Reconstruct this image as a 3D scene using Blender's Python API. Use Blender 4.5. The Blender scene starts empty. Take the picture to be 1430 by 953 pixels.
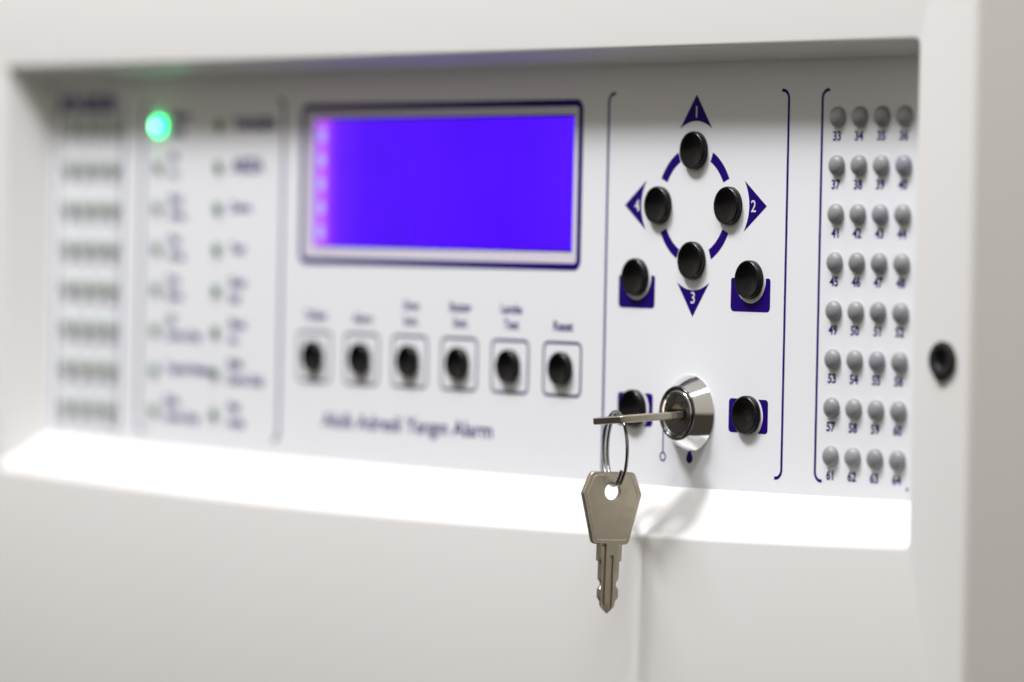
import bpy, bmesh, math, random
from mathutils import Vector, Matrix
random.seed(7)
S = 0.001                                   # everything below is measured in millimetres
sc = bpy.context.scene
COL = sc.collection

# ------------------------------------------------------------------ camera
cam_d = bpy.data.cameras.new("camera")
cam = bpy.data.objects.new("camera", cam_d)
COL.objects.link(cam)
sc.camera = cam
R0 = Vector((0.6080885991, 0.7936146179, 0.0201020843))      # right
R1 = Vector((0.0267244867, 0.0048434252, -0.9996311035))     # down
R2 = Vector((-0.7934192192, 0.6084014952, -0.0182637117))    # forward
CAMP = Vector((931.876, -814.107, -34.484)) * S
m = Matrix(((R0.x, -R1.x, -R2.x, CAMP.x), (R0.y, -R1.y, -R2.y, CAMP.y), (R0.z, -R1.z, -R2.z, CAMP.z), (0, 0, 0, 1)))
cam.matrix_world = m
cam_d.sensor_width = 36.0
cam_d.lens = 6963.45 / 1430 * 36
cam_d.clip_start = 0.05
cam_d.clip_end = 50
cam_d.dof.use_dof = True
cam_d.dof.aperture_fstop = 5.9
cam_d.dof.aperture_blades = 0
cam_d.dof.focus_distance = (Vector((-29.0, 0, -60)) * S - CAMP).dot(R2)

# ------------------------------------------------------------------ room light
w = bpy.data.worlds.new("World")
sc.world = w
w.use_nodes = True
nt = w.node_tree
bg = nt.nodes["Background"]
tc = nt.nodes.new("ShaderNodeTexCoord")
sx = nt.nodes.new("ShaderNodeSeparateXYZ")
mr = nt.nodes.new("ShaderNodeMapRange")
mr.inputs["From Min"].default_value = -1
mr.inputs["From Max"].default_value = 1
cr = nt.nodes.new("ShaderNodeValToRGB")
cr.color_ramp.elements[0].position = 0.46
cr.color_ramp.elements[0].color = (0.06, 0.051, 0.041, 1)
cr.color_ramp.elements[1].position = 0.545
cr.color_ramp.elements[1].color = (0.50, 0.455, 0.385, 1)
ce = cr.color_ramp.elements.new(1.0)
ce.color = (0.62, 0.58, 0.53, 1)
nt.links.new(tc.outputs["Generated"], sx.inputs[0])
nt.links.new(sx.outputs["Z"], mr.inputs["Value"])
nt.links.new(mr.outputs[0], cr.inputs[0])
nt.links.new(cr.outputs[0], bg.inputs["Color"])
bg.inputs["Strength"].default_value = 0.8


def area(name, loc, target, sx_, sy_, power, color):
    d = bpy.data.lights.new(name, 'AREA')
    d.shape = 'RECTANGLE'
    d.size, d.size_y = sx_, sy_
    d.energy = power
    d.color = color
    o = bpy.data.objects.new(name, d)
    COL.objects.link(o)
    o.location = loc
    o.rotation_euler = (Vector(target) - Vector(loc)).to_track_quat('-Z', 'Y').to_euler()
    return o


TGT = Vector((-0.10, 0, -0.05))
WHITE = (0.972, 0.977, 1.0)
# a row of ceiling fittings running along the wall in front of the panel
area("ceiling_lamp", TGT + Vector((-0.33, -1.0, 1.92)).normalized() * 1.25, TGT, 0.25, 0.2, 10.5, WHITE)
area("ceiling_lamp", TGT + Vector((-0.6, -1.0, 2.2)).normalized() * 1.4, TGT, 0.6, 0.16, 10.3, WHITE)
area("ceiling_lamp", TGT + Vector((0.8, -1.0, 2.2)).normalized() * 1.4, TGT, 0.8, 0.16, 9.4, WHITE)
area("added_side_fill", (1.3, 0.25, 1.5), (0.06, 0.05, -0.05), 0.7, 0.7, 14.5, (1.0, 0.96, 0.9))  # added soft fill, only there to brighten the cabinet's right side

sc.view_settings.view_transform = 'Standard'
sc.view_settings.look = 'None'
sc.view_settings.exposure = 0.04
sc.view_settings.gamma = 1
sc.view_settings.use_curve_mapping = False
sc.cycles.use_denoising = True
sc.cycles.max_bounces = 8


# ------------------------------------------------------------------ materials
def mat(name, color, rough=0.5, metal=0.0, spec=0.5, noise=None, bump=None, coat=0.0, var=None, emit=None):
    """noise: (scale, amount) colour variation; bump: (scale, strength, distance); var: (scale, amount) roughness"""
    M = bpy.data.materials.new(name)
    M.use_nodes = True
    t = M.node_tree
    b = t.nodes["Principled BSDF"]
    b.inputs["Base Color"].default_value = (*color, 1)
    b.inputs["Roughness"].default_value = rough
    b.inputs["Metallic"].default_value = metal
    b.inputs["Specular IOR Level"].default_value = spec
    if coat:
        b.inputs["Coat Weight"].default_value = coat
        b.inputs["Coat Roughness"].default_value = 0.08
    tcn = t.nodes.new("ShaderNodeTexCoord")

    def nz(scale, detail=3):
        n = t.nodes.new("ShaderNodeTexNoise")
        n.inputs["Scale"].default_value = scale
        n.inputs["Detail"].default_value = detail
        t.links.new(tcn.outputs["Object"], n.inputs["Vector"])
        return n
    if noise:
        n = nz(noise[0])
        mx = t.nodes.new("ShaderNodeMix")
        mx.data_type = 'RGBA'
        a = noise[1]
        mx.inputs[6].default_value = (*[c * (1 - a) for c in color], 1)
        mx.inputs[7].default_value = (*[min(1, c * (1 + a)) for c in color], 1)
        t.links.new(n.outputs["Fac"], mx.inputs[0])
        t.links.new(mx.outputs[2], b.inputs["Base Color"])
    if var:
        n = nz(var[0])
        r = t.nodes.new("ShaderNodeMapRange")
        r.inputs["From Min"].default_value = 0.3
        r.inputs["From Max"].default_value = 0.7
        r.inputs["To Min"].default_value = max(0.02, rough - var[1])
        r.inputs["To Max"].default_value = rough + var[1]
        t.links.new(n.outputs["Fac"], r.inputs["Value"])
        t.links.new(r.outputs[0], b.inputs["Roughness"])
    if bump:
        n = nz(bump[0], 2)
        bn = t.nodes.new("ShaderNodeBump")
        bn.inputs["Strength"].default_value = bump[1]
        bn.inputs["Distance"].default_value = bump[2] * S
        t.links.new(n.outputs["Fac"], bn.inputs["Height"])
        t.links.new(bn.outputs[0], b.inputs["Normal"])
    if emit:
        b.inputs["Emission Color"].default_value = (*emit[0], 1)
        b.inputs["Emission Strength"].default_value = emit[1]
    return M


M_PAINT = mat("powder_coat", (0.795, 0.785, 0.775), 0.32, spec=0.4, noise=(6, 0.012), bump=(1500, 0.12, 0.05), var=(25, 0.06))
M_FASCIA = mat("fascia_film", (0.83, 0.845, 0.885), 0.36, spec=0.4, noise=(14, 0.01), bump=(900, 0.04, 0.02), var=(40, 0.05))
M_INK = mat("navy_ink", (0.015, 0.001, 0.155), 0.45, spec=0.1, noise=(300, 0.1))
M_SLATE = mat("slate_ink", (0.018, 0.032, 0.12), 0.45, spec=0.1, noise=(300, 0.1))
M_WINK = mat("white_ink", (0.72, 0.72, 0.78), 0.45)
M_BEZ = mat("display_margin", (0.70, 0.67, 0.76), 0.4)
M_BLACK = mat("black_button", (0.003, 0.003, 0.0035), 0.26, spec=0.3, noise=(900, 0.25), bump=(2500, 0.12, 0.03), var=(260, 0.09))
M_RUBBER = mat("black_plastic", (0.016, 0.015, 0.018), 0.5, spec=0.3, bump=(1200, 0.1, 0.05))
M_VOID = mat("dark_recess", (0.004, 0.004, 0.004), 0.8, spec=0.1)
M_LEDS = [mat("frosted_lens", c, 0.40, spec=0.45, noise=(500, 0.08), bump=(900, 0.06, 0.03)) for c in
          ((0.25, 0.25, 0.26), (0.275, 0.275, 0.285), (0.225, 0.225, 0.235), (0.25, 0.255, 0.295))]
M_LEDG = mat("green_lens", (0.045, 0.15, 0.065), 0.3, spec=0.5)
M_LEDZ = mat("pale_green_lens", (0.29, 0.34, 0.30), 0.4, spec=0.5)
M_LIT = mat("lit_green_lens", (0.1, 0.5, 0.3), 0.3, emit=((0.002, 1.0, 0.24), 7.0))
M_CORE = mat("lit_core", (0.6, 0.9, 0.8), 0.3, emit=((0.42, 1.0, 0.7), 11.0))
M_CHROME = mat("polished_chrome", (0.90, 0.90, 0.91), 0.07, metal=1.0, var=(150, 0.02), bump=(420, 0.02, 0.05))
M_DARKCH = mat("dark_chrome", (0.10, 0.10, 0.105), 0.10, metal=1.0, var=(150, 0.03))
M_STEEL = mat("dark_steel", (0.19, 0.19, 0.20), 0.28, metal=1.0, noise=(350, 0.2), var=(500, 0.1), bump=(1800, 0.12, 0.03))
M_BRASS = mat("worn_brass", (0.42, 0.36, 0.24), 0.34, metal=1.0, noise=(700, 0.3), bump=(1800, 0.2, 0.04))
M_KEY = mat("nickel_silver", (0.47, 0.425, 0.335), 0.40, metal=1.0, noise=(260, 0.10), var=(420, 0.1), bump=(2600, 0.12, 0.03))
M_KEYEND = mat("stamped_edge", (0.13, 0.12, 0.10), 0.45, metal=0.8, noise=(1500, 0.7), bump=(1600, 0.5, 0.15))
M_KEYL = mat("nickel_edge", (0.56, 0.50, 0.40), 0.34, metal=1.0, noise=(400, 0.12))
M_WIRE = mat("steel_wire", (0.28, 0.278, 0.27), 0.24, metal=1.0, noise=(500, 0.15), var=(300, 0.08))

# display: blue backlit screen with the bright strip of the edge backlight at its left end
M_SCREEN = bpy.data.materials.new("lcd_screen")
M_SCREEN.use_nodes = True
t = M_SCREEN.node_tree
b = t.nodes["Principled BSDF"]
b.inputs["Base Color"].default_value = (0.002, 0.001, 0.01, 1)
b.inputs["Roughness"].default_value = 0.25
b.inputs["Specular IOR Level"].default_value = 0.15
tcn = t.nodes.new("ShaderNodeTexCoord")
sp = t.nodes.new("ShaderNodeSeparateXYZ")
t.links.new(tcn.outputs["Generated"], sp.inputs[0])
ra = t.nodes.new("ShaderNodeValToRGB")
els = ra.color_ramp.elements
els[0].position = 0.0
els[0].color = (0.42, 0.13, 1.0, 1)
els[1].position = 0.035
els[1].color = (0.60, 0.13, 1.0, 1)
for p_, c_ in ((0.058, (0.26, 0.035, 1)), (0.095, (0.13, 0.012, 1)), (0.2, (0.088, 0.004, 1)), (0.75, (0.075, 0.0, 1)), (1.0, (0.088, 0.004, 1))):
    e = els.new(p_)
    e.color = (*c_, 1)
t.links.new(sp.outputs["X"], ra.inputs[0])
nzn = t.nodes.new("ShaderNodeTexNoise")
nzn.inputs["Scale"].default_value = 35
t.links.new(tcn.outputs["Object"], nzn.inputs["Vector"])
mrn = t.nodes.new("ShaderNodeMapRange")
mrn.inputs["From Min"].default_value = 0.3
mrn.inputs["From Max"].default_value = 0.7
mrn.inputs["To Min"].default_value = 0.90
mrn.inputs["To Max"].default_value = 1.06
t.links.new(nzn.outputs["Fac"], mrn.inputs["Value"])
t.links.new(ra.outputs[0], b.inputs["Emission Color"])
t.links.new(mrn.outputs[0], b.inputs["Emission Strength"])
M_SPOT = mat("backlight_lamp", (0.1, 0.1, 0.2), 0.4, emit=((0.40, 0.40, 1.0), 1.0))

# ------------------------------------------------------------------ mesh helpers
WORLD = {}


def thing(name, label, cat, loc=(0, 0, 0), matrix=None, group=None):
    o = bpy.data.objects.new(name, None)
    o.empty_display_size = 0.01
    COL.objects.link(o)
    o.matrix_world = matrix if matrix else Matrix.Translation(Vector(loc) * S)
    WORLD[o] = Vector(loc)
    o["label"] = label
    o["category"] = cat
    if group:
        o["group"] = group
    return o


def link(name, me, parent, loc=(0, 0, 0), label=None):
    """part at world position loc (mm) under an unrotated parent"""
    o = bpy.data.objects.new(name, me)
    COL.objects.link(o)
    loc = Vector(loc)
    if parent:
        o.parent = parent
        o.location = (loc - WORLD.get(parent, Vector())) * S
    else:
        o.location = loc * S
    WORLD[o] = loc
    if label:
        o["label"] = label
    return o


def to_mesh(name, bm, material, smooth=None):
    bmesh.ops.recalc_face_normals(bm, faces=bm.faces)
    bmesh.ops.scale(bm, vec=(S, S, S), verts=bm.verts)
    me = bpy.data.meshes.new(name)
    bm.to_mesh(me)
    bm.free()
    me.materials.append(material)
    if smooth is not None:
        me.polygons.foreach_set("use_smooth", [True] * len(me.polygons))
        me.set_sharp_from_angle(angle=math.radians(smooth))
    return me


def rrect(l, r, b_, t_, rad, n=6):
    """rounded rectangle, counter-clockwise, 4*(n+1) points"""
    pts = []
    for cx, cz, a0 in ((r - rad, t_ - rad, 0), (l + rad, t_ - rad, 90), (l + rad, b_ + rad, 180), (r - rad, b_ + rad, 270)):
        for i in range(n + 1):
            a = math.radians(a0 + 90 * i / n)
            pts.append((cx + rad * math.cos(a), cz + rad * math.sin(a)))
    return pts


def bowed(l, r, b_, t_, rad, bow, n=6, k=28):
    """rounded rectangle whose lower side sags by `bow` at mid span"""
    pts = rrect(l, r, b_, t_, rad, n)
    i = 3 * (n + 1)
    xa, xb = pts[i - 1][0], pts[i][0]
    mid = [(xa + (xb - xa) * q / k, b_) for q in range(1, k)]
    pts = pts[:i] + mid + pts[i:]
    out = []
    for x, z in pts:
        u = min(1, max(0, (x - l) / (r - l)))
        out.append((x, z - bow * 4 * u * (1 - u) if z < b_ + rad + 1e-6 else z))
    return out


def loft(rings, cap_first=False, cap_last=False):
    """rings: list of (points2d, y)"""
    bm = bmesh.new()
    vs = [[bm.verts.new((x, y, z)) for x, z in pts] for pts, y in rings]
    n = len(vs[0])
    for a, c in zip(vs, vs[1:]):
        for i in range(n):
            j = (i + 1) % n
            bm.faces.new((a[i], a[j], c[j], c[i]))
    if cap_first:
        bm.faces.new(vs[0])
    if cap_last:
        bm.faces.new(vs[-1])
    return bm


def lathe(profile, n=48, cap=True):
    """profile of (radius, height); the axis is -Y"""
    bm = bmesh.new()
    rings = []
    for r, h in profile:
        if r < 1e-6:
            rings.append([bm.verts.new((0, -h, 0))])
        else:
            rings.append([bm.verts.new((r * math.cos(2 * math.pi * i / n), -h, r * math.sin(2 * math.pi * i / n))) for i in range(n)])
    for a, c in zip(rings, rings[1:]):
        for i in range(n):
            j = (i + 1) % n
            if len(a) == 1 and len(c) == 1:
                continue
            if len(c) == 1:
                bm.faces.new((a[i], a[j], c[0]))
            elif len(a) == 1:
                bm.faces.new((a[0], c[j], c[i]))
            else:
                bm.faces.new((a[i], a[j], c[j], c[i]))
    return bm


def sheet(pts, y=0.0):
    bm = bmesh.new()
    f = bm.faces.new([bm.verts.new((x, y, z)) for x, z in pts])
    bm.normal_update()
    if f.normal.y > 0:
        f.normal_flip()
    bmesh.ops.triangulate(bm, faces=bm.faces[:])
    return bm


def flat_mesh(name, bm, material):
    bmesh.ops.scale(bm, vec=(S, S, S), verts=bm.verts)
    me = bpy.data.meshes.new(name)
    bm.to_mesh(me)
    bm.free()
    me.materials.append(material)
    return me


def ribbon(path, width, closed=False):
    """flat stroke of constant width along a 2-D path (x, z) in the plane y=0"""
    bm = bmesh.new()
    n = len(path)
    L, R = [], []
    for i in range(n):
        if closed:
            a, c = Vector(path[i - 1]), Vector(path[(i + 1) % n])
        else:
            a, c = Vector(path[max(0, i - 1)]), Vector(path[min(n - 1, i + 1)])
        d = (c - a).normalized()
        nn = Vector((-d.y, d.x)) * width / 2
        p = Vector(path[i])
        L.append(bm.verts.new((p.x + nn.x, 0, p.y + nn.y)))
        R.append(bm.verts.new((p.x - nn.x, 0, p.y - nn.y)))
    for i in range(n if closed else n - 1):
        j = (i + 1) % n
        bm.faces.new((L[i], R[i], R[j], L[j]))
    bm.normal_update()
    for f in bm.faces:
        if f.normal.y > 0:
            f.normal_flip()
    return bm


def text_mesh(s, cap, material, width=None, bold=0.012, align='CENTER', line=1.55):
    """flat lettering; cap = capital height in mm; width = total width in mm (optional)"""
    cu = bpy.data.curves.new("text", 'FONT')
    cu.body = s
    cu.size = 1.0
    cu.align_x = align
    cu.align_y = 'CENTER'
    cu.offset = bold
    cu.space_line = line / 1.4
    cu.resolution_u = 3
    cu.fill_mode = 'FRONT'
    o = bpy.data.objects.new("text", cu)
    COL.objects.link(o)
    dg = bpy.context.evaluated_depsgraph_get()
    me = bpy.data.meshes.new_from_object(o.evaluated_get(dg))
    bpy.data.objects.remove(o)
    bpy.data.curves.remove(cu)
    k = cap / 0.72
    xs = [v.co.x for v in me.vertices]
    ys = [v.co.y for v in me.vertices]
    kx = k
    if width:
        kx = width / (max(xs) - min(xs))
    cx = (max(xs) + min(xs)) / 2 if align == 'CENTER' else min(xs)
    cy = (max(ys) + min(ys)) / 2
    for v in me.vertices:
        v.co = Vector(((v.co.x - cx) * kx, 0, (v.co.y - cy) * k)) * S
    me.materials.clear()
    me.materials.append(material)
    me.name = "lettering"
    return me


# ------------------------------------------------------------------ the alarm panel
D = 12.5                                     # depth of the recess in front of the fascia
panel = thing("alarm_panel", "white wall mounted fire alarm control panel with blue display and numbered lamps in a recess", "alarm panel", (-160, 40, -190))

# cabinet: one pressed shell with a splayed rectangular opening
OL, OR_, OB, OT = -480.0, 64.6, -190.0, 95.0
IL, IR, IB, IT = -368.9, 43.6, -103.0, 17.2              # opening in the front plane
FL, FR, FB, FT = -361.9, 36.0, -93.3, 14.4               # where the splayed walls meet the fascia
rings = [(bowed(OL, OR_, OB, OT, 2.2, 0), 95.0)]
er = 2.2
for i in range(6):
    a = math.radians(90 * i / 5)
    ins = er * (1 - math.cos(a))
    rings.append((bowed(OL + ins, OR_ - ins, OB + ins, OT - ins, 2.4, 0), -D + er - er * math.sin(a)))
lip = 1.7
for i in range(7):
    a = math.radians(70 * i / 6)
    off = lip * (1 - math.sin(a))
    rings.append((bowed(IL - off, IR + off * 0.6, IB - off, IT + off * 0.9, 0.8 + off, 4.0), -D + lip * (1 - math.cos(a)) * 0.9))
y1 = rings[-1][1]
for k in (0.25, 0.6, 1.0):
    y = y1 + (0.25 - y1) * k
    rings.append((bowed(IL + (FL - IL) * k, IR + (FR - IR) * k, IB + (FB - IB) * k, IT + (FT - IT) * k, 0.8 - 0.4 * k, 4.0 - 2.6 * k), y))
link("cabinet", to_mesh("cabinet", loft(rings, cap_first=True), M_PAINT, 40), panel, (0, 0, 0))

# fascia plate with a cut-out for the display
SL, SR, SB, ST = -224.2, -104.5, -35.0, 1.7
rings = [(rrect(FL - 6, FR + 6, FB - 6, FT + 6, 0.8), 2.4), (rrect(FL - 6, FR + 6, FB - 6, FT + 6, 0.8), 0.0),
         (rrect(SL, SR, SB, ST, 0.5), 0.0), (rrect(SL + .1, SR - .1, SB + .1, ST - .1, 0.4), 0.9), (rrect(SL, SR, SB, ST, 0.4), 2.4)]
# the plate starts behind the cabinet's inner lip, so the lip closes the joint
fascia = link("fascia", to_mesh("fascia", loft(rings), M_FASCIA), panel, (0, 0, 0))

PY, PY2 = -0.05, -0.09                       # printed film, second ink on top of it


def printed(name, bm, x=0, z=0, m_=None, y=PY, me=None):
    if me is None:
        me = flat_mesh(name, bm, m_ or M_INK)
    return link(name, me, fascia, (x, y, z))


def arc(cx, cz, r, a0, a1, n=8):
    return [(cx + r * math.cos(math.radians(a0 + (a1 - a0) * i / n)), cz + r * math.sin(math.radians(a0 + (a1 - a0) * i / n))) for i in range(n + 1)]


def bracket(x, top, bot, side, width=0.75, rad=2.2, foot=0.5):
    """square bracket with rounded feet; side=+1 feet point right, -1 left"""
    if side > 0:
        path = [(x + rad + foot, top)] + arc(x + rad, top - rad, rad, 90, 180) + arc(x + rad, bot + rad, rad, 180, 270) + [(x + rad + foot, bot)]
    else:
        path = [(x - rad - foot, top)] + arc(x - rad, top - rad, rad, 90, 0) + arc(x - rad, bot + rad, rad, 0, -90) + [(x - rad - foot, bot)]
    printed("printed_bracket", ribbon(path, width))


bracket(-90.0, 6.9, -93.0, 1, 0.8)
bracket(-17.8, 6.9, -90.4, -1, 0.8)
bracket(-5.0, 6.8, -90.3, 1, 0.8)
bracket(-238.7, 6.9, -90.2, -1, 1.1)
bracket(-311.8, 6.5, -90.2, 1, 1.1)
bracket(-322.6, 6.5, -90.2, -1, 0.9)
bracket(-358.6, 6.5, -90.2, 1, 0.9)

# navigation arrows 1-4, arcs between the buttons
NX, NZ = -54.05, -22.2
BR = 14.1


def turn(pts, k):
    for _ in range(k):
        pts = [(z, -x) for x, z in pts]
    return pts


arr = [(0, 28.5)] + [(-6.45, 19.75)] + list(reversed(arc(0, BR - 1.6, 9.15, 52, 128, 10)))[1:-1][::1] + [(6.45, 19.75)]
arr = [(0, 28.5), (-6.45, 19.7)]
for i in range(1, 10):
    u = i / 10
    arr.append((-6.45 + 12.9 * u, 19.7 + 2.0 * (1 - (2 * u - 1) ** 2)))
arr.append((6.45, 19.7))
arrow_me = [flat_mesh("arrow", sheet(turn(arr, k)), M_INK) for k in range(4)]
for k, (dx, dz) in enumerate(((0.1, 24.0), (23.4, 0.0), (0.1, -23.6), (-23.4, 0.0))):
    printed("printed_arrow", None, NX, NZ, me=arrow_me[k])
    me = text_mesh(str(k + 1), 3.1, M_WINK, bold=0.008)
    printed("printed_number", None, NX + dx, NZ + dz, y=PY2, me=me)
for k in range(4):
    a0, a1 = 117 - 90 * k, 153 - 90 * k
    pts = arc(0, 0, 15.3, a0, a1, 10) + list(reversed(arc(0, 0, 12.7, a0 + 1, a1 - 1, 10)))
    printed("printed_arc", sheet(pts), NX, NZ)

# blocks behind the four outer buttons of the navigation field
for bx, l, r in ((-76.95, -84.4, -69.5), (-31.2, -38.9, -23.5)):
    cz, rr, top, bot = -40.9, 5.9, -40.4, -48.9
    ang = math.degrees(math.asin((top - cz) / rr))
    pts = [(l + .4, top), *list(arc(bx, cz, rr, 180 - ang, 360 + ang, 22)), (r - .4, top), (r, top - .5)] + arc(r - 1.2, bot + 1.2, 1.2, 0, -90, 4) + arc(l + 1.2, bot + 1.2, 1.2, -90, -180, 4) + [(l, top - .5)]
    printed("printed_block", sheet(pts))
for bx, l, r in ((-76.65, -83.9, -69.4), (-31.1, -38.75, -23.45)):
    cz, rr, h = -75.25, 5.75, 4.3
    a = math.degrees(math.asin(h / rr))
    pts = [*arc(l + 1.0, cz + h - 1.0, 1.0, 180, 90, 4), *arc(bx, cz, rr, 180 - a, 180 + a, 14), *arc(l + 1.0, cz - h + 1.0, 1.0, 270, 180, 4)]
    printed("printed_block", sheet(pts))
    pts = [*arc(r - 1.0, cz + h - 1.0, 1.0, 0, 90, 4), *arc(bx, cz, rr, a, -a, 14), *arc(r - 1.0, cz - h + 1.0, 1.0, -90, 0, 4)]
    printed("printed_block", sheet(pts))

# lock position marks
printed("printed_mark", ribbon([(-64.85, -74.5), (-64.85, -85.9)], 0.45))
printed("printed_mark", ribbon(arc(-64.85, -87.0, 1.05, 0, 345, 20), 0.42, closed=True))
drop = [(-54.05, -84.4)] + arc(-54.05, -87.0, 1.3, 40, -220, 18)
printed("printed_mark", sheet(drop))

# small push buttons: frames and lettering
BXS = [-221.4 + 22.75 * i for i in range(6)]
frame_me = flat_mesh("frame", ribbon(rrect(-8.0, 8.0, -7.0, 7.0, 1.8), 0.75, closed=True), M_SLATE)
for bx in BXS:
    printed("printed_frame", None, bx - 0.1, -65.8, me=frame_me)
for bx, (l1, l2) in zip(BXS, (("Tahliye", None), ("Alarm", None), ("Siren", "Sust."), ("Buzzer", "Sust."), ("Lamba", "Test"), ("Reset", None))):
    if l2:
        printed("printed_text", None, bx + .2, -50.3, me=text_mesh(l1, 2.6, M_INK, bold=0.025))
        printed("printed_text", None, bx + .2, -54.5, me=text_mesh(l2, 2.6, M_INK, bold=0.025))
    else:
        printed("printed_text", None, bx + .1, -54.4, me=text_mesh(l1, 2.7, M_INK, bold=0.025))
printed("printed_text", None, -177.4, -84.0, me=text_mesh("Akıllı Adresli Yangın Alarm", 4.3, M_INK, width=79.5, bold=0.016))

# status lettering beside the two columns of lamps
ta = ["Sistem\nAçık", "Pil\nAr.", "Şarj\nArıza", "Hat\nArıza", "Dış\nSiren", "Zil\nDevre Dışı", "Toprak Hatası", "Röle\nDevre Dışı"]
tb = ["YANGIN", "ARIZA", "Devre", "Test", "Siren\nSus", "Siren\nAr.", "Röle\nDevre Dışı", "Hat\nArıza"]
for i in range(8):
    for lst, x0 in ((ta, -297.5), (tb, -264.8)):
        big = i < 2 and lst is tb
        me = text_mesh(lst[i], 4.0 if big else 2.9, M_INK, bold=0.04, align='LEFT')
        printed("printed_text", None, x0, -12 * i + 0.3, me=me)
printed("printed_text", None, -342.2, 7.6, me=text_mesh("BÖLGELER", 5.0, M_INK, width=32, bold=0.06))

# display
printed("printed_frame", ribbon(rrect(-229.0, -101.7, -38.7, 4.7, 1.9), 1.9, closed=True))
bm = bmesh.new()
rings = [(rrect(-228.4, -102.3, -38.1, 4.1, 1.3), 0.0), (rrect(SL - .02, SR + .02, SB - .02, ST + .02, 0.5), 0.0)]
margin = loft(rings)
bm.free()
disp = link("display", to_mesh("display", loft([(rrect(SL - 2, SR + 2, SB - 2, ST + 2, 1), 9.0), (rrect(SL - 2, SR + 2, SB - 2, ST + 2, 1), 2.45),
                                               (rrect(SL - .6, SR + .6, SB - .6, ST + .6, .6), 2.45)], cap_first=True, cap_last=True), M_VOID), panel, (0, 0, 0))
link("display_margin", flat_mesh("margin", margin, M_BEZ), disp, (0, -0.04, 0))
bm = sheet([(SL + .15, SB + .2), (SR - .15, SB + .2), (SR - .15, ST - .2), (SL + .15, ST - .2)], 0.75)
link("screen", flat_mesh("screen", bm, M_SCREEN), disp, (0, 0, 0), "glowing blue screen with a bright strip along its left end")
for z0, z1 in ((ST - 0.55, ST - 0.1), (SB + 0.1, SB + 0.55)):  # shade of the screen recess, painted as dark strips at top and bottom
    link("screen_edge_shade", flat_mesh("edge_shade", sheet([(SL + .1, z0), (SR - .1, z0), (SR - .1, z1), (SL + .1, z1)]), M_VOID), disp, (0, 0.70, 0))
spot_me = flat_mesh("backlight", sheet(rrect(-1.45, 1.45, -1.9, 1.9, 1.4), 0), M_SPOT)
for i in range(5):
    link("backlight_lamp", spot_me, disp, (SL + 3.6, 0.68, -3.4 - 6.75 * i))

# push buttons: round black caps with a dished top
prof = [(4.7, 0.0), (4.9, 0.05), (4.93, 0.6), (4.9, 1.2), (4.78, 1.5), (4.55, 1.66), (4.3, 1.64), (3.9, 1.48), (3.2, 1.15), (2.3, 0.86), (1.2, 0.69), (0.0, 0.64)]
btn_me = to_mesh("push_button", lathe(prof, 40), M_BLACK, 35)
well_me = to_mesh("well", lathe([(5.0, 0.03), (4.9, 0.09), (4.4, 0.09)], 40), M_FASCIA, 35)
pos = [(NX, NZ + BR), (NX + BR, NZ), (NX, NZ - BR), (NX - BR, NZ), (-76.95, -40.9), (-31.1, -40.8), (-76.9, -75.0), (-31.1, -75.0)]
for x, z in pos:
    link("push_button", btn_me, panel, (x, 0, z))
sb_me = to_mesh("small_button", lathe([(r * 0.92, h * 1.1) for r, h in prof], 36), M_BLACK, 35)
for bx in BXS:
    link("push_button", sb_me, panel, (bx, 0, -65.7))

# indicator lamps: 5 mm domes with their numbers
dome = [(2.62, 0.0), (2.62, 0.35)] + [(2.61 * math.cos(math.radians(a)), 0.38 + 1.65 * math.sin(math.radians(a))) for a in (8, 20, 32, 44, 56, 68, 80)] + [(0, 2.04)]
dmes = [to_mesh("indicator_lamp", lathe(dome, 28), M_, 50) for M_ in M_LEDS]
zme = to_mesh("indicator_lamp", lathe(dome, 24), M_LEDZ, 50)
LP = 8.234
for k in range(32):
    r_, c_ = divmod(k, 4)
    x, z = 1.25 + LP * c_, -12.0 * r_
    n_ = 33 + k
    me = dmes[3] if n_ in (40, 43, 55) else dmes[random.choice((0, 0, 1, 2))]
    link("indicator_lamp", me, panel, (x, 0, z))
    printed("printed_number", None, LP * c_ + 0.66, z - 4.68, me=text_mesh(str(n_), 2.35, M_INK, bold=0.03))
    xl = -351.6 + LP * c_
    link("indicator_lamp", zme, panel, (xl, 0, z))
    printed("printed_number", None, xl - .6, z - 4.68, me=text_mesh(str(k + 1), 2.35, M_INK, bold=0.03))
small = [(r * 0.66, h * 0.66) for r, h in dome]
gme = to_mesh("indicator_lamp", lathe(small, 24), M_LEDG, 50)
lit = to_mesh("indicator_lamp", lathe([(r * 0.98, h * 0.98) for r, h in dome], 24), M_LIT, 50)
for i in range(8):
    if i == 0:
        lo = link("indicator_lamp", lit, panel, (-303.1, 0, 0), "lit green indicator lamp")
        link("lamp_core", to_mesh("core", lathe([(1.0, 1.2), (0.85, 1.95), (0.5, 2.15), (0, 2.2)], 20), M_CORE, 50), lo, (-303.1, 0, 0))
    else:
        link("indicator_lamp", gme, panel, (-303.3, 0, -12.0 * i), "unlit green indicator lamp")
    link("indicator_lamp", gme, panel, (-271.4, 0, -12.0 * i), "unlit green indicator lamp")
printed("printed_mark", sheet(arc(29.3, -90.8, 0.45, 0, 330, 10)))

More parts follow.
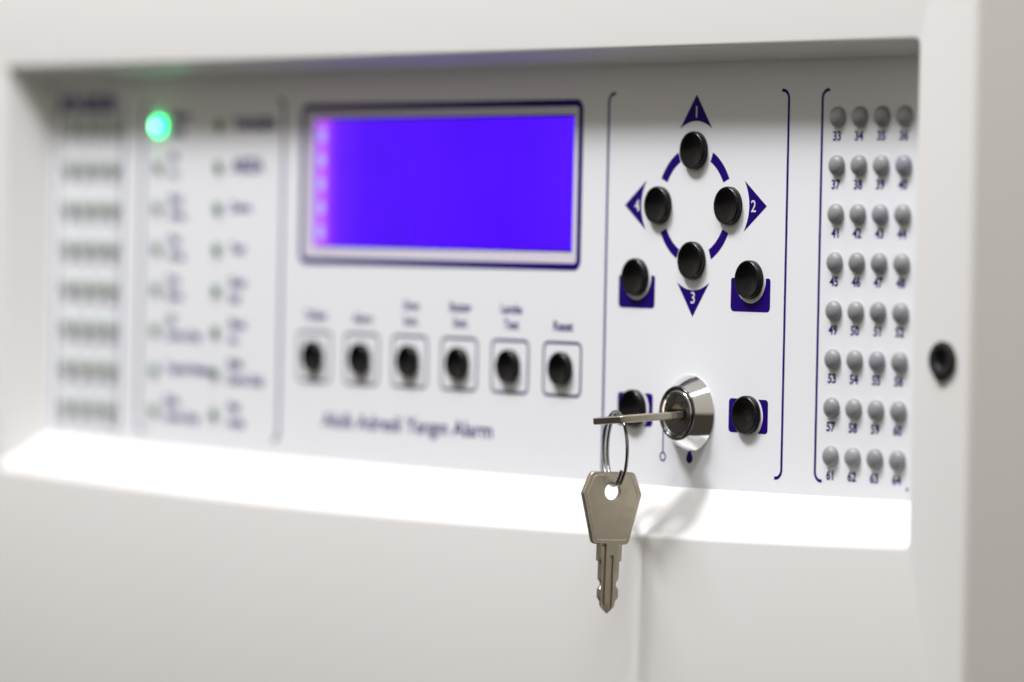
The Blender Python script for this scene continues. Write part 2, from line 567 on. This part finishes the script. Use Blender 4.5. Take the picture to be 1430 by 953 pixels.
# cam lock: chrome cone, dark rim, recessed plug with a keyway
LX, LZ = -54.1, -75.4
LH = 4.4
lock = link("cam_lock", to_mesh("collar", lathe([(9.3, 0.0), (9.75, 0.06), (9.8, 0.3), (9.62, 0.55), (7.2, 3.95), (6.98, 4.2)], 96), M_CHROME, 28), panel, (LX, 0, LZ), "chrome lock with a key in it")
link("lock_rim", to_mesh("rim", lathe([(7.0, 4.05), (7.02, 4.45), (6.9, 4.7), (6.6, 4.82), (6.25, 4.72), (6.0, 4.45), (5.95, 3.9)], 80), M_DARKCH, 60), lock, (LX, 0, LZ))
link("lock_ring", to_mesh("groove", lathe([(5.95, 4.2), (5.8, 4.52), (5.6, 4.56), (5.45, 4.3)], 64), M_CHROME, 60), lock, (LX, 0, LZ))
# plug face with keyway slot cut in
plug_out = [(5.5 * math.cos(2 * math.pi * i / 48), 5.5 * math.sin(2 * math.pi * i / 48)) for i in range(48)]


def slot_ring(hw, hh, n=48):
    pts = []
    for i in range(n):
        a = 2 * math.pi * i / n
        c, s = math.cos(a), math.sin(a)
        k = min(hw / max(abs(c), 1e-6), hh / max(abs(s), 1e-6))
        pts.append((k * c, k * s))
    return pts


bm = loft([(plug_out, -3.9), (plug_out, -4.35), ([(x * .95, z * .95) for x, z in plug_out], -4.5), ([(x * 0.42, z * .42) for x, z in plug_out], -4.45), (slot_ring(3.9 if False else 2.0, 1.15), -4.4)])
link("lock_plug", to_mesh("plug", bm, M_STEEL, 25), lock, (LX, 0, LZ))
bm = loft([([(x * 0.415, z * .415) for x, z in plug_out], -4.47), (slot_ring(2.05, 1.1), -4.47)])
bm2 = loft([(slot_ring(3.8, 1.12), -4.47), (slot_ring(3.8, 1.12), -1.0)], cap_last=True)
link("keyway", to_mesh("keyway_face", bm, M_BRASS), lock, (LX, 0, LZ))
# dark keyway slot running to the right of the blade
bm2.free()
link("keyway", flat_mesh("slot", sheet([(-3.75, -1.0), (3.75, -1.0), (3.75, 1.0), (-3.75, 1.0)]), M_VOID), lock, (LX, -4.52, LZ))

# door lock on the right of the frame: black plug with a hole
dl = link("door_lock", to_mesh("door_lock", lathe([(4.2, 0.0), (4.5, 0.1), (4.55, 0.5), (4.3, 0.95), (3.6, 1.2), (2.7, 1.1), (2.0, 0.75), (1.7, 0.3), (1.65, 0.1), (0, 0.08)], 48), M_RUBBER, 40), panel, (55.0, -D, -58.6), "black plastic plug with a round hole")
link("lock_socket", flat_mesh("socket", sheet(arc(0, 0, 1.75, 0, 345, 23)), M_VOID), dl, (55.0, -D - 0.32, -58.6))
link("lock_tab", to_mesh("tab", loft([(arc(-0.3, -2.6, 2.5, 190, 330, 10) + [(1.0, -1.9), (-1.6, -1.9)], 0.05), (arc(-0.3, -2.7, 2.3, 190, 330, 10) + [(1.0, -1.9), (-1.6, -1.9)], -0.9)], cap_last=True), M_RUBBER, 40), dl, (54.8, -D, -58.6))

# ------------------------------------------------------------------ keys
TH = 1.75                                    # thickness of the key blank


def fillet(poly, rads, n=5):
    out = []
    m_ = len(poly)
    for i in range(m_):
        p0, p1, p2 = Vector(poly[i - 1]), Vector(poly[i]), Vector(poly[(i + 1) % m_])
        r = rads[i]
        if r <= 0:
            out.append(tuple(p1))
            continue
        d0, d2 = (p0 - p1).normalized(), (p2 - p1).normalized()
        ang = d0.angle(d2)
        tl = r / math.tan(ang / 2)
        a_, c_ = p1 + d0 * tl, p1 + d2 * tl
        for k in range(n + 1):
            u = k / n
            q = a_ * (1 - u) ** 2 + p1 * 2 * u * (1 - u) + c_ * u ** 2
            out.append(tuple(q))
    return out


def inset_poly(pts, d):
    out = []
    n = len(pts)
    ar = sum(pts[i - 1][0] * pts[i][1] - pts[i][0] * pts[i - 1][1] for i in range(n))
    sg = 1 if ar > 0 else -1
    for i in range(n):
        a, c = Vector(pts[i - 1]), Vector(pts[(i + 1) % n])
        t_ = (c - a).normalized()
        nn = Vector((-t_.y, t_.x)) * sg
        out.append((pts[i][0] + nn.x * d, pts[i][1] + nn.y * d))
    return out


def bow_bm():
    """key bow in the (x, z) plane, hole at the origin, thickness along y"""
    poly = fillet([(-5.9, 4.9), (-8.1, -0.5), (-4.9, -12.95), (4.9, -12.95), (8.1, -0.5), (5.9, 4.9)], [1.5, 1.0, 1.4, 1.4, 1.0, 1.5])
    # resample the outline and pair it with the hole
    n = len(poly)
    hole = []
    for x, z in poly:
        a = math.atan2(z, x)
        hole.append((2.12 * math.cos(a), 2.12 * math.sin(a)))
    # add extra points round the hole for a clean circle
    P, H = [], []
    for i in range(n):
        x0, z0 = poly[i]
        x1, z1 = poly[(i + 1) % n]
        a0, a1 = math.atan2(z0, x0), math.atan2(z1, x1)
        da = (a1 - a0 + math.pi) % (2 * math.pi) - math.pi
        k = max(1, int(abs(da) / math.radians(9)))
        for q in range(k):
            u = q / k
            x, z = x0 + (x1 - x0) * u, z0 + (z1 - z0) * u
            a = math.atan2(z, x)
            P.append((x, z))
            H.append((2.12 * math.cos(a), 2.12 * math.sin(a)))
    h = TH / 2
    c = 0.22
    Pi = inset_poly(P, c)
    Ho = [(x * 1.07, z * 1.07) for x, z in H]
    seq = [(P, -h + c), (Pi, -h), (Ho, -h), (H, -h + .12), (H, h - .12), (Ho, h), (Pi, h), (P, h - c)]
    bm = loft(seq + [seq[0]])
    bmesh.ops.remove_doubles(bm, verts=bm.verts, dist=1e-4)
    return bm


def border_bm():
    poly = fillet([(-5.1, 3.9), (-7.0, -0.5), (-4.1, -11.95), (4.1, -11.95), (7.0, -0.5), (5.1, 3.9)], [1.2, 0.8, 1.1, 1.1, 0.8, 1.2])
    bm = bmesh.new()
    for s in (-1, 1):
        y0, y1_ = s * (TH / 2 - 0.02), s * (TH / 2 + 0.07)
        o_, i_ = inset_poly(poly, -0.16), inset_poly(poly, 0.16)
        rr = [[bm.verts.new((x, y, z)) for x, z in pts] for pts, y in ((o_, y0), (inset_poly(poly, -0.06), y1_), (inset_poly(poly, 0.06), y1_), (i_, y0))]
        n = len(poly)
        for a, c in zip(rr, rr[1:]):
            for i in range(n):
                j = (i + 1) % n
                bm.faces.new((a[i], a[j], c[j], c[i]))
    return bm


def blade_bm():
    """blade with a step, two bit lobes, a pointed tip and milled grooves (built strip by strip)"""
    prof_ = [(-12.7, 3.25), (-17.0, 3.2), (-17.25, 2.65), (-21.5, 2.6), (-22.5, 1.95), (-23.1, 1.95), (-24.0, 2.65), (-26.0, 2.65), (-27.1, 1.9), (-28.2, 1.75), (-29.2, 0.9), (-30.0, 0.12)]
    gr = [(-1.0, -2.25, -1.15, -13.2, 0.62), (1.0, 0.0, 0.9, -15.9, 0.55)]
    cols = [-1.0, -0.88, -0.72, -0.69, -0.36, -0.33, 0.0, 0.03, 0.27, 0.30, 0.62, 0.88, 1.0]
    h = TH / 2

    def depth(u_abs, z, side):
        # groove depth at absolute x u_abs
        if side < 0:
            d = 0.0
            if -2.28 < u_abs < -1.05 and z < -13.0:
                d = 0.6
            if 0.05 < u_abs < 0.95 and z < -15.8:
                d = max(d, 0.5)
            return d
        return 0.55 if (-0.6 < u_abs < 0.6 and z < -13.0) else 0.0
    xs = [-3.25, -2.9, -2.3, -2.26, -1.12, -1.04, 0.02, 0.1, 0.88, 0.98, 1.8, 2.6, 3.25]
    zs = [p for p in prof_]
    rows = []
    zz = []
    for (z0, w0), (z1, w1) in zip(zs, zs[1:]):
        k = max(1, int((z0 - z1) / 0.7))
        for q in range(k):
            u = q / k
            zz.append((z0 + (z1 - z0) * u, w0 + (w1 - w0) * u))
    zz.append(zs[-1])
    bm = bmesh.new()
    F, B = [], []
    for z, w_ in zz:
        f_, b_ = [], []
        for i, x in enumerate(xs):
            xx = max(-w_, min(w_, x))
            e = 0.18 if abs(xx) > w_ - 0.02 else 0.0
            tip = 0.75 if z < -29.9 else 0.0
            f_.append(bm.verts.new((xx, -h + max(depth(xx, z, -1), e, tip), z)))
            b_.append(bm.verts.new((xx, h - max(depth(xx, z, 1), e, tip), z)))
        F.append(f_)
        B.append(b_)
    nx = len(xs)
    for i in range(len(zz) - 1):
        for j in range(nx - 1):
            for A_ in (F, B):
                try:
                    bm.faces.new((A_[i][j], A_[i][j + 1], A_[i + 1][j + 1], A_[i + 1][j]))
                except ValueError:
                    pass
        for j in (0, nx - 1):
            bm.faces.new((F[i][j], F[i + 1][j], B[i + 1][j], B[i][j]))
    for i in (0, len(zz) - 1):
        bm.faces.new(F[i] + B[i][::-1])
    bmesh.ops.remove_doubles(bm, verts=bm.verts, dist=1e-3)
    bmesh.ops.dissolve_degenerate(bm, edges=bm.edges, dist=1e-3)
    return bm


bow_me = to_mesh("bow", bow_bm(), M_KEY, 30)
bow_me.materials.append(M_KEYEND)
for p_ in bow_me.polygons:
    if p_.normal.z > 0.85 and p_.center.z > 4.4 * S:
        p_.material_index = 1
border_me = to_mesh("border_line", border_bm(), M_KEYL, 60)
blade_me = to_mesh("blade", blade_bm(), M_KEY, 30)


for me_ in (bow_me, border_me, blade_me):
    for v in me_.vertices:
        v.co.z *= 1.035


def key(label, origin, ax, ay, az):
    """origin = centre of the hole; ax, ay, az = world directions of the key's own axes"""
    M4 = Matrix(((ax.x, ay.x, az.x, origin.x * S), (ax.y, ay.y, az.y, origin.y * S), (ax.z, ay.z, az.z, origin.z * S), (0, 0, 0, 1)))
    k = thing("key", label, "key", origin, M4, "keys of the panel lock")
    WORLD[k] = Vector()
    bo = link("bow", bow_me, k)
    WORLD[bo] = Vector()
    link("border_line", border_me, bo)
    link("blade", blade_me, k)
    return k


# key in the lock: blade runs into the wall (+Y), flat side level, drooping a little
droop, roll = math.radians(3.3), math.radians(4.5)
ins = Vector((0, -math.cos(droop), -math.sin(droop)))          # from the lock towards the bow's free end
hole_in = Vector((LX, -LH, LZ - 0.45)) + ins * 18.0
az = ins
ax = Vector((math.cos(roll), 0, math.sin(roll)))
ay = az.cross(ax).normalized()
ax = ay.cross(az)
key("flat key pushed into the chrome lock, seen edge on and carrying the ring", hole_in, ax, ay, az)

# split ring
RR, WR = 9.3, 0.46
ek = Vector((0.958, -0.287, 0)).normalized()                    # the spare key faces this way
e = Vector((0.931, -0.363, 0)).normalized()
rc = hole_in - e * 5.5 + Vector((0, 0, -7.7))
tn = Vector((-e.y, e.x, 0))                                     # normal of the ring's plane
bm = bmesh.new()
turns, n, seg = 1.64, 140, 10
rowsv = []
for i in range(n + 1):
    u = i / n
    a = math.radians(-35) - u * turns * 2 * math.pi
    cc = rc + (e * math.cos(a) + Vector((0, 0, 1)) * math.sin(a)) * (RR + 0.15 * math.sin(u * 5)) + tn * (-0.55 + 0.98 * turns * u)
    rad = (e * math.cos(a) + Vector((0, 0, 1)) * math.sin(a))
    row = []
    for k in range(seg):
        q = 2 * math.pi * k / seg
        row.append(bm.verts.new(cc - rc + rad * (WR * math.cos(q)) + tn * (WR * 0.95 * math.sin(q))))
    rowsv.append(row)
for a, c in zip(rowsv, rowsv[1:]):
    for k in range(seg):
        bm.faces.new((a[k], a[(k + 1) % seg], c[(k + 1) % seg], c[k]))
bm.faces.new(rowsv[0])
bm.faces.new(rowsv[-1])
ring = link("key_ring", to_mesh("key_ring", bm, M_WIRE, 50), None, rc, "thin steel split ring linking the two keys below the chrome lock")
ring["category"] = "key ring"

# spare key hanging from the ring, its face turned towards e
hz = Vector((0.0, 0, 1))
tilt = math.radians(1.2)
kx = Vector((-ek.y, ek.x, 0)).normalized()                        # across the key, to the right as seen
if kx.dot(R0) < 0:
    kx = -kx
kz = (hz * math.cos(tilt) + kx * math.sin(tilt)).normalized()
kx = (kx * math.cos(tilt) - hz * math.sin(tilt)).normalized()
ky = kz.cross(kx)
hole_out = rc + Vector((0, 0, -RR)) + Vector((0, 0, -1.65)) - kx * 0.75
key("spare key hanging free from the split ring, its broad face and notched blade in view", hole_out, kx, ky, kz)
